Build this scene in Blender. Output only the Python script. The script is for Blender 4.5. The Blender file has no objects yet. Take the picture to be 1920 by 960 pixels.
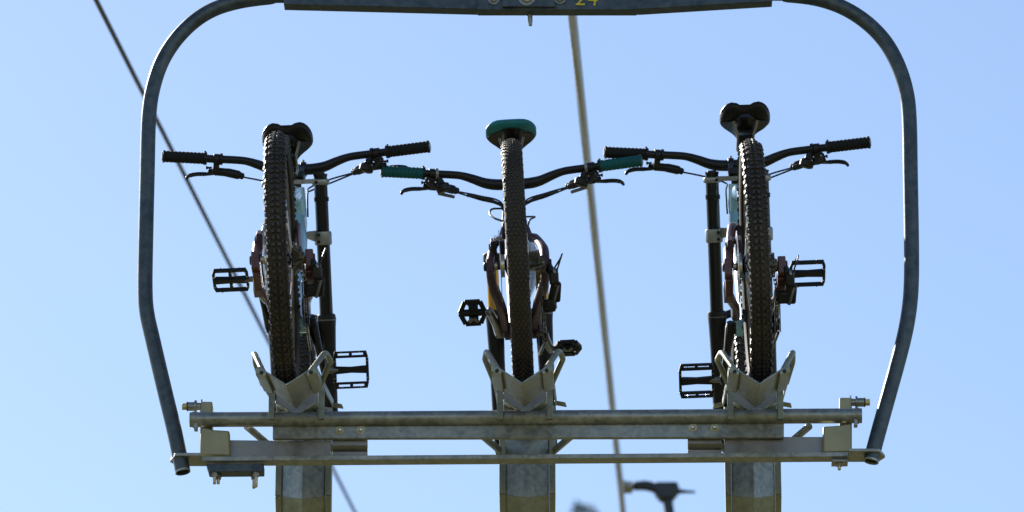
import bpy, math, random
from mathutils import Vector, Matrix
random.seed(7)
R = math.radians
scene = bpy.context.scene
C = scene.collection

# ------------------------------------------------------------------ camera
W, H, F = 1920.0, 960.0, 10500.0           # photograph size, focal length in its pixels
PITCH, YAW = R(23.5), R(1.09)
CAM = Vector((0, 0, 1.6))
cd = bpy.data.cameras.new('camera')
cam = bpy.data.objects.new('camera', cd); C.objects.link(cam)
cam.location = CAM
cam.rotation_euler = (R(90) + PITCH, 0, YAW)
cd.sensor_width = 36.0
cd.lens = 36.0 * F / W
cd.clip_start = 0.1; cd.clip_end = 6000
cd.dof.use_dof = True
cd.dof.focus_distance = 15.8
cd.dof.aperture_fstop = 6.3
scene.camera = cam

# ------------------------------------------------------------------ sky and sun
SUN = Vector((-0.48, 0.66, 0.57)).normalized()
world = bpy.data.worlds.new('World'); scene.world = world; world.use_nodes = True
wn = world.node_tree.nodes; wl = world.node_tree.links
bg = wn['Background']
sky = wn.new('ShaderNodeTexSky'); sky.sky_type = 'NISHITA'; sky.sun_disc = False
sky.sun_elevation = math.asin(SUN.z)
sky.sun_rotation = math.atan2(SUN.x, SUN.y)
sky.altitude = 600; sky.air_density = 1.0; sky.dust_density = 0.45; sky.ozone_density = 1.2
wl.new(sky.outputs[0], bg.inputs[0]); bg.inputs[1].default_value = 0.087
sd = bpy.data.lights.new('sun', 'SUN'); sd.energy = 4.3; sd.angle = R(0.5); sd.color = (1.0, 0.95, 0.87)
sun = bpy.data.objects.new('sun', sd); C.objects.link(sun)
sun.rotation_euler = (-SUN).to_track_quat('-Z', 'Y').to_euler()
sun.location = (0, 0, 40)
vs = scene.view_settings
vs.view_transform = 'Standard'; vs.look = 'None'; vs.exposure = 1.05; vs.gamma = 1.0; vs.use_curve_mapping = False

# ------------------------------------------------------------------ pixel -> point
_M = Matrix.Rotation(YAW, 3, 'Z') @ Matrix.Rotation(R(90) + PITCH, 3, 'X')
def ray(px, py):
    return _M @ Vector(((px - W / 2) / F, (H / 2 - py) / F, -1.0))
def at(px, py, Y):
    d = ray(px, py); return CAM + d * ((Y - CAM.y) / d.y)
def deep(px, py, depth):
    return CAM + ray(px, py) * depth

# ------------------------------------------------------------------ materials
def mat(name, base, rough=0.5, metal=0.0, var=None, vscale=20.0, vamt=0.5, bump=0.0, bscale=200.0,
        spec=0.5, coat=0.0, detail=4.0, stretch=(1, 1, 1), rvar=0.0):
    m = bpy.data.materials.new(name); m.use_nodes = True
    n = m.node_tree.nodes; l = m.node_tree.links
    b = n['Principled BSDF']
    b.inputs['Base Color'].default_value = (*base, 1); b.inputs['Roughness'].default_value = rough
    b.inputs['Metallic'].default_value = metal; b.inputs['Specular IOR Level'].default_value = spec
    b.inputs['Coat Weight'].default_value = coat; b.inputs['Coat Roughness'].default_value = 0.12
    tc = n.new('ShaderNodeTexCoord'); mp = n.new('ShaderNodeMapping'); mp.inputs['Scale'].default_value = stretch
    l.new(tc.outputs['Object'], mp.inputs[0])
    if var:
        t = n.new('ShaderNodeTexNoise'); t.inputs['Scale'].default_value = vscale; t.inputs['Detail'].default_value = detail
        t.inputs['Roughness'].default_value = 0.65
        l.new(mp.outputs[0], t.inputs['Vector'])
        r = n.new('ShaderNodeValToRGB')
        r.color_ramp.elements[0].position = 0.5 - 0.25 * vamt - 0.02; r.color_ramp.elements[1].position = 0.5 + 0.25 * vamt + 0.02
        r.color_ramp.elements[0].color = (*base, 1); r.color_ramp.elements[1].color = (*var, 1)
        l.new(t.outputs['Fac'], r.inputs[0]); l.new(r.outputs[0], b.inputs['Base Color'])
        if rvar:
            mr = n.new('ShaderNodeMapRange'); mr.inputs[1].default_value = 0.3; mr.inputs[2].default_value = 0.7
            mr.inputs[3].default_value = rough - rvar; mr.inputs[4].default_value = rough + rvar
            l.new(t.outputs['Fac'], mr.inputs[0]); l.new(mr.outputs[0], b.inputs['Roughness'])
    if bump:
        t2 = n.new('ShaderNodeTexNoise'); t2.inputs['Scale'].default_value = bscale; t2.inputs['Detail'].default_value = 3
        l.new(mp.outputs[0], t2.inputs['Vector'])
        bp = n.new('ShaderNodeBump'); bp.inputs['Strength'].default_value = bump; bp.inputs['Distance'].default_value = 0.002
        l.new(t2.outputs['Fac'], bp.inputs['Height']); l.new(bp.outputs[0], b.inputs['Normal'])
    return m

def galv(name, a, b_, c, rough=0.45, metal=0.75, spangle=55.0, streak=(1, 1, 1)):
    """zinc-coated steel: spangle cells, blotches of white oxide, dull drips"""
    m = bpy.data.materials.new(name); m.use_nodes = True
    n = m.node_tree.nodes; l = m.node_tree.links; p = n['Principled BSDF']
    tc = n.new('ShaderNodeTexCoord'); mp = n.new('ShaderNodeMapping'); mp.inputs['Scale'].default_value = streak
    l.new(tc.outputs['Object'], mp.inputs[0])
    vo = n.new('ShaderNodeTexVoronoi'); vo.inputs['Scale'].default_value = spangle; l.new(mp.outputs[0], vo.inputs['Vector'])
    no = n.new('ShaderNodeTexNoise'); no.inputs['Scale'].default_value = 26; no.inputs['Detail'].default_value = 8; no.inputs['Distortion'].default_value = 0.6; no.inputs['Roughness'].default_value = 0.7
    l.new(mp.outputs[0], no.inputs['Vector'])
    r1 = n.new('ShaderNodeValToRGB'); r1.color_ramp.elements[0].position = 0.42; r1.color_ramp.elements[1].position = 0.60
    r1.color_ramp.elements[0].color = (*a, 1); r1.color_ramp.elements[1].color = (*b_, 1)
    l.new(no.outputs['Fac'], r1.inputs[0])
    mx = n.new('ShaderNodeMix'); mx.data_type = 'RGBA'; mx.inputs[0].default_value = 0.48
    bw = n.new('ShaderNodeRGBToBW'); l.new(vo.outputs['Color'], bw.inputs[0])
    r2 = n.new('ShaderNodeValToRGB'); r2.color_ramp.elements[0].color = (*a, 1); r2.color_ramp.elements[1].color = (*c, 1)
    l.new(bw.outputs[0], r2.inputs[0]); l.new(r1.outputs[0], mx.inputs[6]); l.new(r2.outputs[0], mx.inputs[7])
    n3 = n.new('ShaderNodeTexNoise'); n3.inputs['Scale'].default_value = 60; n3.inputs['Detail'].default_value = 5
    l.new(mp.outputs[0], n3.inputs['Vector'])
    r3 = n.new('ShaderNodeValToRGB'); r3.color_ramp.elements[0].position = 0.60; r3.color_ramp.elements[1].position = 0.72
    r3.color_ramp.elements[0].color = (0, 0, 0, 1); r3.color_ramp.elements[1].color = (0.35, 0.35, 0.35, 1)
    l.new(n3.outputs['Fac'], r3.inputs[0])
    m2 = n.new('ShaderNodeMix'); m2.data_type = 'RGBA'; m2.inputs[7].default_value = (0.14, 0.115, 0.085, 1)
    l.new(r3.outputs[0], m2.inputs[0]); l.new(mx.outputs[2], m2.inputs[6])
    l.new(m2.outputs[2], p.inputs['Base Color'])
    p.inputs['Metallic'].default_value = metal
    mr = n.new('ShaderNodeMapRange'); mr.inputs[1].default_value = 0.3; mr.inputs[2].default_value = 0.7
    mr.inputs[3].default_value = rough - 0.1; mr.inputs[4].default_value = rough + 0.17
    l.new(no.outputs['Fac'], mr.inputs[0]); l.new(mr.outputs[0], p.inputs['Roughness'])
    bp = n.new('ShaderNodeBump'); bp.inputs['Strength'].default_value = 0.4; bp.inputs['Distance'].default_value = 0.002
    l.new(no.outputs['Fac'], bp.inputs['Height']); l.new(bp.outputs[0], p.inputs['Normal'])
    return m

M = {}
M['galv'] = galv('galvanised_steel', (0.19, 0.20, 0.18), (0.42, 0.42, 0.37), (0.39, 0.395, 0.36), rough=0.42, metal=0.75, spangle=70)
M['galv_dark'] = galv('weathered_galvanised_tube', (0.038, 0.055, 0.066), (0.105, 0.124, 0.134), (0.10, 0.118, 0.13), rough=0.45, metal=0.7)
M['galv_pale'] = galv('pale_galvanised_plate', (0.215, 0.225, 0.160), (0.36, 0.365, 0.275), (0.33, 0.335, 0.265), rough=0.42, metal=0.65)
M['zinc_box'] = mat('yellow_zinc_block', (0.30, 0.275, 0.165), 0.5, 0.4, (0.40, 0.365, 0.22), 14, 0.8, 0.1)
M['bare_steel'] = mat('bare_steel_plate', (0.22, 0.21, 0.20), 0.42, 0.75, (0.34, 0.32, 0.29), 18, 0.9, 0.1, 120, rvar=0.1)
M['bolt'] = mat('plated_bolt', (0.45, 0.42, 0.33), 0.35, 0.9, (0.25, 0.2, 0.14), 90, 0.8)
M['bolt_bright'] = mat('bright_bolt', (0.75, 0.75, 0.74), 0.25, 1.0)
M['brass'] = mat('yellow_passivated_washer', (0.55, 0.42, 0.18), 0.35, 0.9)
M['bore_shade_washer'] = mat('bore_shade_and_dark_washer', (0.02, 0.02, 0.02), 0.8)  # near-black: painted shade of the bores, also the dark barrel washer
M['yellow'] = mat('yellow_paint', (0.72, 0.55, 0.03), 0.6, 0, (0.45, 0.36, 0.05), 160, 0.3)
M['rope'] = mat('wire_rope_steel', (0.38, 0.37, 0.34), 0.3, 0.2, (0.5, 0.49, 0.46), 40, 0.8, 1.0, 260)
M['rope_thin'] = mat('dark_wire_rope', (0.035, 0.04, 0.032), 0.6, 0.1, (0.055, 0.06, 0.05), 40, 0.8)
M['rubber'] = mat('dusty_tyre_rubber', (0.010, 0.0095, 0.009), 0.75, 0, (0.055, 0.040, 0.024), 9, 0.9, 0.3, 400, spec=0.3)
M['knob'] = mat('worn_tread_rubber', (0.013, 0.0125, 0.012), 0.52, 0, (0.058, 0.044, 0.028), 11, 0.9, 0.3, 500, spec=0.5)
M['black'] = mat('black_anodised', (0.004, 0.004, 0.005), 0.42, 0.0, (0.009, 0.009, 0.009), 50, 0.9, spec=0.32)
M['black_gloss'] = mat('black_gloss', (0.004, 0.004, 0.005), 0.22, 0.0, (0.008, 0.008, 0.008), 40, 0.9, spec=0.4)
M['black_soft'] = mat('black_grip_rubber', (0.006, 0.006, 0.006), 0.7, 0, (0.013, 0.013, 0.013), 60, 0.9, spec=0.25)
M['saddle'] = mat('black_saddle_cover', (0.005, 0.005, 0.006), 0.40, 0, (0.010, 0.010, 0.010), 80, 0.9, 0.1, 900, spec=0.22)
M['teal'] = mat('teal_rubber', (0.003, 0.19, 0.24), 0.42, 0, (0.003, 0.13, 0.165), 30, 0.8)
M['teal_dark'] = mat('dark_teal_grip_rubber', (0.002, 0.095, 0.105), 0.6, 0, (0.002, 0.07, 0.075), 40, 0.8, spec=0.3)
M['silver'] = mat('silver_anodised', (0.30, 0.295, 0.27), 0.4, 0.5, (0.22, 0.215, 0.20), 40, 0.8)
M['steel'] = mat('polished_steel', (0.55, 0.54, 0.52), 0.28, 1.0)
M['chain'] = mat('oily_chain', (0.20, 0.18, 0.14), 0.4, 0.9, (0.08, 0.07, 0.05), 120, 0.9)
M['blue_frame'] = mat('pale_blue_paint', (0.30, 0.52, 0.60), 0.22, 0.0, (0.24, 0.44, 0.52), 15, 0.8, coat=0.7)
M['maroon'] = mat('maroon_paint', (0.070, 0.020, 0.020), 0.35, 0.1, (0.13, 0.055, 0.038), 45, 0.9, coat=0.2)
M['purple'] = mat('deep_purple_paint', (0.038, 0.013, 0.030), 0.5, 0.1, (0.065, 0.032, 0.042), 30, 0.8, spec=0.35)
M['gold'] = mat('gold_stanchion', (0.62, 0.33, 0.04), 0.3, 0.7)
M['rim'] = mat('dusty_rim', (0.10, 0.085, 0.065), 0.5, 0.2, (0.24, 0.19, 0.12), 25, 0.9)
M['tan_wall'] = mat('tan_sidewall', (0.09, 0.075, 0.05), 0.75, 0, (0.20, 0.16, 0.10), 25, 0.9)
M['hose'] = mat('cable_housing', (0.012, 0.012, 0.012), 0.45)
M['crank_grey'] = mat('worn_grey_crank', (0.22, 0.22, 0.22), 0.35, 0.7, (0.10, 0.10, 0.10), 40, 0.8)
M['grass'] = mat('summer_grass', (0.090, 0.090, 0.040), 0.95, 0, (0.16, 0.145, 0.075), 0.35, 0.9, spec=0.1, detail=8)
M['bark'] = mat('bark', (0.07, 0.05, 0.035), 0.9, 0, (0.12, 0.09, 0.06), 8, 0.8, 0.5, 20)
M['needles'] = mat('pine_needles', (0.035, 0.065, 0.022), 0.7, 0, (0.07, 0.11, 0.035), 3, 0.9)
M['hanger_blue'] = mat('dark_hanger_paint', (0.022, 0.027, 0.036), 0.5, 0.2, (0.035, 0.038, 0.045), 12, 0.8)  # one even dark blue-grey for the hanger parts
M['caliper_blue'] = mat('lever_body_grey_blue', (0.16, 0.24, 0.34), 0.3, 0.4)

# ------------------------------------------------------------------ mesh builder
class MB:
    def __init__(s): s.v = []; s.f = []
    def add(s, vs, fs):
        o = len(s.v); s.v += [tuple(p) for p in vs]; s.f += [tuple(i + o for i in f) for f in fs]; return s
    def box(s, c, d, rot=None, taper=None):
        c = Vector(c); hx, hy, hz = d[0] / 2, d[1] / 2, d[2] / 2; vs = []
        for z in (-1, 1):
            k = taper if (taper and z > 0) else 1.0
            for x, y in ((-1, -1), (1, -1), (1, 1), (-1, 1)):
                p = Vector((x * hx * k, y * hy * k, z * hz))
                if rot is not None: p = rot @ p
                vs.append(c + p)
        return s.add(vs, [(3, 2, 1, 0), (4, 5, 6, 7), (0, 1, 5, 4), (1, 2, 6, 5), (2, 3, 7, 6), (3, 0, 4, 7)])
    def bar(s, a, b, w, h, up=(0, 0, 1)):
        """rectangular bar from a to b: w across, h along up"""
        a, b = Vector(a), Vector(b); d = (b - a).normalized(); u = Vector(up)
        x = d.cross(u)
        if x.length < 1e-4: x = d.cross(Vector((1, 0, 0)))
        x.normalize(); u = x.cross(d).normalized()
        vs = [p + x * (sx * w / 2) + u * (sy * h / 2) for p in (a, b) for sx, sy in ((-1, -1), (1, -1), (1, 1), (-1, 1))]
        return s.add(vs, [(0, 1, 2, 3), (7, 6, 5, 4), (1, 0, 4, 5), (2, 1, 5, 6), (3, 2, 6, 7), (0, 3, 7, 4)])
    def tube(s, pts, r, n=12, cap=True, squash=1.0):
        pts = [Vector(p) for p in pts]; k = len(pts)
        rs = r if isinstance(r, (list, tuple)) else [r] * k
        T = []
        for i in range(k):
            t = pts[min(i + 1, k - 1)] - pts[max(i - 1, 0)]; T.append(t.normalized())
        ref = Vector((0, 0, 1)) if abs(T[0].z) < 0.9 else Vector((1, 0, 0))
        nrm = (ref - T[0] * ref.dot(T[0])).normalized(); vs = []
        for i in range(k):
            nrm = (nrm - T[i] * nrm.dot(T[i])).normalized(); b = T[i].cross(nrm)
            for j in range(n):
                a = 2 * math.pi * j / n
                vs.append(pts[i] + nrm * (math.cos(a) * rs[i]) + b * (math.sin(a) * rs[i] * squash))
        fs = [(i * n + j, i * n + (j + 1) % n, (i + 1) * n + (j + 1) % n, (i + 1) * n + j) for i in range(k - 1) for j in range(n)]
        if cap: fs += [tuple(reversed(range(n))), tuple(range((k - 1) * n, k * n))]
        return s.add(vs, fs)
    def rings(s, c, axis, prof, n=16, closed=False):
        """lathe: prof is a list of (along, radius) about axis through c"""
        c = Vector(c); a = Vector(axis).normalized()
        ref = Vector((0, 0, 1)) if abs(a.z) < 0.9 else Vector((0, 1, 0))
        u = (ref - a * ref.dot(a)).normalized(); w = a.cross(u); k = len(prof); vs = []
        for t, r in prof:
            for j in range(n):
                g = 2 * math.pi * j / n
                vs.append(c + a * t + u * (math.cos(g) * r) + w * (math.sin(g) * r))
        m = k if closed else k - 1
        fs = [(i * n + j, i * n + (j + 1) % n, ((i + 1) % k) * n + (j + 1) % n, ((i + 1) % k) * n + j) for i in range(m) for j in range(n)]
        if not closed: fs += [tuple(reversed(range(n))), tuple(range((k - 1) * n, k * n))]
        return s.add(vs, fs)
    def prism(s, poly, ext):
        """poly: 3-D points of one face, ext: extrusion vector"""
        e = Vector(ext); p = [Vector(q) for q in poly]; n = len(p)
        return s.add(p + [q + e for q in p], [tuple(reversed(range(n))), tuple(range(n, 2 * n))] +
                     [(i, (i + 1) % n, (i + 1) % n + n, i + n) for i in range(n)])
    def mesh(s, name, m, ang=40):
        me = bpy.data.meshes.new(name); me.from_pydata(s.v, [], s.f); me.materials.append(m)
        import bmesh
        b = bmesh.new(); b.from_mesh(me); bmesh.ops.recalc_face_normals(b, faces=b.faces); b.to_mesh(me); b.free()
        me.polygons.foreach_set('use_smooth', [True] * len(me.polygons)); me.set_sharp_from_angle(angle=R(ang)); me.update()
        return me
    def build(s, name, m, parent=None, bevel=0.0, loc=None, ang=40):
        return put(name, s.mesh(name, m, ang), parent, bevel, loc)
def put(name, me, parent=None, bevel=0.0, loc=None, rot=None):
    o = bpy.data.objects.new(name, me); C.objects.link(o); o.parent = parent
    if loc is not None: o.location = loc
    if rot is not None: o.rotation_euler = rot
    if bevel:
        md = o.modifiers.new('bevel', 'BEVEL'); md.width = bevel; md.segments = 2; md.limit_method = 'ANGLE'; md.angle_limit = R(40)
    return o
def thing(name, label, cat, loc=(0, 0, 0), group=None):
    o = bpy.data.objects.new(name, None); C.objects.link(o); o.location = loc; o.empty_display_size = 0.1
    o['label'] = label; o['category'] = cat
    if group: o['group'] = group
    return o
def tag(o, label, cat, group=None):
    o['label'] = label; o['category'] = cat
    if group: o['group'] = group
    return o
def smooth(pts, n=8):
    p = [Vector(q) for q in pts]; out = []
    for i in range(len(p) - 1):
        a, b, c, d = p[max(i - 1, 0)], p[i], p[i + 1], p[min(i + 2, len(p) - 1)]
        for j in range(n):
            t = j / n
            out.append(0.5 * ((2 * b) + (c - a) * t + (2 * a - 5 * b + 4 * c - d) * t * t + (3 * b - a - 3 * c + d) * t ** 3))
    out.append(p[-1]); return out
RX = lambda a: Matrix.Rotation(a, 3, 'X')
RY = lambda a: Matrix.Rotation(a, 3, 'Y')
RZ = lambda a: Matrix.Rotation(a, 3, 'Z')

# ------------------------------------------------------------------ the ground (a slope below the frame)
SL = 0.16
g = MB(); N = 24
for i in range(N + 1):
    for j in range(N + 1):
        x = -1500 + 3000 * i / N; y = -1200 + 2700 * j / N
        g.v.append((x, y, SL * y if y < 600 else SL * 600 + (y - 600) * 0.05))
for i in range(N):
    for j in range(N):
        a = i * (N + 1) + j; g.f.append((a, a + N + 1, a + N + 2, a + 1))
ground = g.build('ground', M['grass']); ground['kind'] = 'structure'

# ------------------------------------------------------------------ ropes
def wire_rope(name, a, b, ext, r, m, strands=6, lay=0.26, step=0.03, label='', cat='rope'):
    a, b = Vector(a), Vector(b); d = (b - a).normalized(); L = (b - a).length
    s0, s1 = -ext[0], L + ext[1]
    u = d.cross(Vector((0, 0, 1))).normalized(); w = u.cross(d); mb = MB()
    mb.tube([a + d * s0, a + d * s1], r * 0.62, 8)
    if not strands: mb = MB().tube([a + d * s0, a + d * s1], r, 10)
    for k in range(strands):
        pts = []; q = int((s1 - s0) / step)
        for i in range(q + 1):
            s = s0 + (s1 - s0) * i / q; t = 2 * math.pi * (s / lay + k / strands)
            pts.append(a + d * s + u * (math.cos(t) * r * 0.64) + w * (math.sin(t) * r * 0.64))
        mb.tube(pts, r * 0.37, 5)
    return tag(mb.build(name, m, None, ang=60), label, cat)
RA, RB = deep(1074, 30, 20.3), deep(1167.5, 950, 30.5)
wire_rope('haul_rope', RA, RB, (14, 16), 0.0180, M['rope'], label='thick sunlit steel haul rope with dark underside, right of the middle bike', cat='rope')
LA, LB = deep(180, 0, 21.5), deep(655, 940, 34.0)
wire_rope('return_rope', LA, LB, (14, 16), 0.0100, M['rope_thin'], strands=0, label='thin dark out-of-focus rope slanting down behind the left-hand bike', cat='rope')

# ------------------------------------------------------------------ carrier
Y0 = 14.0                                        # near end of the trays
YC = Y0 + 0.50                                   # crossbar, bail and lower bar stand here
def dup_tree(o, parent=None, off=None):
    c = o.copy(); C.objects.link(c); c.parent = parent
    if off is not None: c.location = o.location + off
    for ch in list(o.children):
        if not ch.name.startswith('painted_number'): dup_tree(ch, c)
    return c

car_base = at(990, 860, YC)
car = thing('chairlift_carrier', 'galvanised steel chairlift carrier frame with rounded bail and three V-shaped bike trays', 'lift carrier', car_base, 'carriers on the lift rope')
def cp(px, py, Y=Y0):                            # point of the carrier in its own frame
    return at(px, py, Y) - car_base

# bail: one bent tube, open at both lower ends
Yb = YC - 0.02
bail_px = [(343, 886), (337, 855), (325, 800), (308, 730), (287, 640), (275, 585), (272, 540), (273, 460), (276, 330), (279, 222), (287, 165),
           (304, 115), (330, 74), (364, 40), (402, 17), (448, 3), (505, -5), (560, -8), (990, 0), (1420, -12), (1478, -9), (1532, -2), (1580, 14), (1622, 40),
           (1657, 75), (1682, 118), (1699, 170), (1705, 225), (1707, 330), (1709, 450), (1709, 520), (1706, 570), (1698, 620), (1684, 677), (1666, 742), (1649, 803), (1637, 848), (1633, 866)]
bp = smooth([cp(x, y, Yb) for x, y in bail_px], 6)
mb = MB(); mb.tube(bp, 0.0215, 20, cap=False)
inner = [p for p in bp[:4]]
mb.tube(inner, 0.0175, 20, cap=False)
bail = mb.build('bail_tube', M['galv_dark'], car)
for e, f in ((0, 1), (-1, -2)):
    d = (bp[e] - bp[f]).normalized()
    MB().rings(bp[e] - d * 0.012, d, [(0, 0.0178), (0.004, 0.0178)], 20).build('tube_bore_shade', M['bore_shade_washer'], bail)  # dark disc set inside the tube end as the bore's shade
    MB().rings(bp[e] - d * 0.006, d, [(0.005, 0.0180), (0.006, 0.0216), (0.0, 0.0216), (0.0, 0.0180)], 20, True).build('tube_rim', M['galv'], bail)

# top beam: a tapering box under the bail with a centre clamp
Yf = Yb - 0.032; dpt = 0.040
def face(pts, Y): return [cp(x, y, Y) for x, y in pts]
mb = MB(); mb.prism(face([(532, -40), (532, 8), (893, 17), (1202, 17), (1448, 2), (1448, -40)], Yf), (0, dpt, 0))
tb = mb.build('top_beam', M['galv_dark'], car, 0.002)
mb = MB(); mb.prism(face([(895, -40), (895, 18.0), (1194, 18.0), (1194, -40)], Yf - 0.006), (0, dpt + 0.001, 0))
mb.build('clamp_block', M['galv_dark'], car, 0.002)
mb = MB(); mb.prism(face([(942, -40), (942, 12), (1040, 12), (1040, -40)], Yf - 0.017), (0, 0.0105, 0))
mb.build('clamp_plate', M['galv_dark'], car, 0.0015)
for px, py, s in ((926, -1, 0.9), (988, -3, 1.25), (1050, -2, 0.9)):
    y = Yf - 0.006 - (0.011 if px == 988 else 0)
    b = MB().rings(cp(px, py, y), (0, -1, 0), [(0, 0.019 * s), (0.003, 0.019 * s)], 24).build('washer', M['galv'], car)
    MB().rings(cp(px, py, y - 0.003), (0, -1, 0), [(0, 0.0115 * s), (0.008, 0.0115 * s), (0.009, 0.010 * s)], 6).build('bolt_head', M['bolt'], b)
a = cp(993, 22, Yb); MB().tube([a, a + Vector((0.001, 0, -0.028)), a + Vector((0.0025, 0, -0.044))], [0.0085, 0.0075, 0.005], 12).build('locking_pin', M['galv'], car)
fc = bpy.data.curves.new('digits', 'FONT'); fc.body = '24'; fc.size = 0.063; fc.extrude = 0.0006; fc.space_character = 1.12; fc.shear = 0.08
fo = bpy.data.objects.new('tmp', fc); C.objects.link(fo); bpy.context.view_layer.update()
me = bpy.data.meshes.new_from_object(fo.evaluated_get(bpy.context.evaluated_depsgraph_get())); bpy.data.objects.remove(fo)
me.materials.clear(); me.materials.append(M['yellow'])
n24 = put('painted_number', me, car, 0, cp(1077, 9.5, Yf - 0.0085), (R(90), 0, 0)); n24.rotation_euler = (R(90), R(2), 0)
n24['label'] = 'yellow painted number 24 on the top beam'

# hanger: from the clamp up to the rope grip (above the frame)
rp = RA + (RB - RA) * ((YC - 0.02 - RA.y) / (RB.y - RA.y)) - car_base     # rope point above the carrier
rd = (RB - RA).normalized()
cx = cp(992, 0, Yb).x; zt = cp(992, -40, Yb).z
sx = rp.x + 0.235
top = rp.z
hg = MB().tube(smooth([(cx, Yb - car_base.y, zt - 0.02), (cx, Yb - car_base.y, zt + 0.12), (cx + 0.02, rp.y, zt + 0.3), (sx, rp.y, top - 0.32), (sx, rp.y, top - 0.03)], 8), 0.027, 16).build('hanger_stem', M['hanger_blue'], car)
mb = MB(); mb.prism([Vector((sx + x, rp.y - 0.045, top + z)) for x, z in ((-0.062, 0.012), (0.060, 0.012), (0.072, -0.030), (0.030, -0.085), (-0.030, -0.085), (-0.066, -0.040))], (0, 0.09, 0))
hb = mb.build('hanger_head', M['hanger_blue'], car, 0.012)
MB().tube([(sx + 0.05, rp.y, top - 0.03), (sx + 0.10, rp.y, top - 0.032), (sx + 0.155, rp.y, top - 0.036)], [0.018, 0.010, 0.007], 10).build('lever_tip', M['hanger_blue'], hb)
MB().tube(smooth([(sx - 0.04, rp.y, top - 0.02), (sx - 0.10, rp.y, top + 0.002), (sx - 0.155, rp.y, top + 0.002), (sx - 0.19, rp.y, top - 0.008)], 5), [0.028] * 8 + [0.026] * 4 + [0.021, 0.017, 0.014, 0.013], 12).build('grip_arm', M['hanger_blue'], car)
gr = MB(); u = Vector((rp.x, rp.y, top))
gr.rings(u - rd * 0.09, rd, [(0, 0.020), (0.02, 0.027), (0.16, 0.027), (0.18, 0.020)], 14); gr.box(u + Vector((0.03, 0, -0.006)), (0.05, 0.10, 0.035))
gr.build('rope_grip', M['galv'], car, 0.003)

# the next carrier up the line is a copy taken before the bike trays go on: bail, beam, hanger
nxt_t = (deep(1167, 912, 30.05) - car_base) - rp
nxt = dup_tree(car, None, nxt_t)
nxt['label'] = 'blurred dark hanger of the next lift carrier gripping the thick rope far behind'

# crossbar tube
YT = YC + 0.030
tl, tr = cp(356, 787, YT), cp(1616, 779.5, YT)
mb = MB(); mb.tube([tl + (tr - tl) * (i / 20) for i in range(21)], 0.0212, 24)
cb = mb.build('crossbar_tube', M['galv'], car)
ax = (tr - tl).normalized()
for p, sgn in ((tl, 1), (tr, -1)):
    MB().rings(p + ax * (0.012 * sgn) - ax * 0.004, ax, [(0, 0.0232), (0.008, 0.0232)], 24).build('end_collar', M['galv'], cb)
    MB().box(p + ax * 0.018 * sgn + Vector((0, -0.004, -0.008)), (0.010, 0.02, 0.052)).build('collar_tab', M['galv'], cb, 0.001)
# box beam behind and below the tube
def slab(name, x0, x1, y0, y1, Y, th, m, parent, bev=0.002, dy=0.0):
    mb = MB(); mb.prism([cp(x0, y0 - dy, Y), cp(x1, y0 + dy, Y), cp(x1, y1 + dy, Y), cp(x0, y1 - dy, Y)], (0, th, 0))
    return mb.build(name, m, parent, bev)
bb = slab('box_beam', 511, 1470, 789, 821.5, YT + 0.004, 0.014, M['galv'], car, 0.003, -1.0)
for px, py in ((637, 807), (676, 806.5), (1299, 802), (1340, 802)):
    c = cp(px, py, YT + 0.004)
    w_ = MB().rings(c, (0, -1, 0), [(0, 0.0115), (0.002, 0.0115)], 20).build('washer', M['brass'], bb)
    MB().rings(c + Vector((0, -0.002, 0)), (0, -1, 0), [(0, 0.0078), (0.004, 0.0078)], 6).build('nut', M['bolt'], w_)
    MB().rings(c + Vector((0, -0.006, 0)), (0, -1, 0), [(0, 0.0046), (0.003, 0.0044), (0.004, 0.003)], 12).build('bolt_end', M['bolt_bright'], w_)
# plates below the beam
Yp = YT + 0.022
slab('mounting_plate', 431, 620.5, 826, 859, Yp, 0.008, M['bare_steel'], car, 0.001, 1.0)
slab('mounting_plate', 1358, 1543, 819, 853, Yp, 0.008, M['bare_steel'], car, 0.001, 0.0)
for x0, x1, y0 in ((623, 689, 822.5), (1289.5, 1353, 819)):
    mb = MB()
    mb.prism([cp(x0, y0, Yp), cp(x1, y0, Yp), cp(x1, y0 + 13, Yp), cp(x0, y0 + 13, Yp)], (0, 0.02, 0))
    mb.prism([cp(x0, y0 + 13, Yp + 0.002), cp(x1, y0 + 13, Yp + 0.002), cp(x1, y0 + 24, Yp + 0.022), cp(x0, y0 + 24, Yp + 0.022)], (0, 0.012, 0))
    mb.prism([cp(x0, y0 + 24, Yp + 0.020), cp(x1, y0 + 24, Yp + 0.020), cp(x1, y0 + 36, Yp + 0.020), cp(x0, y0 + 36, Yp + 0.020)], (0, 0.012, 0))
    mb.build('clip_bracket', M['bare_steel'], car, 0.0008)
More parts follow.
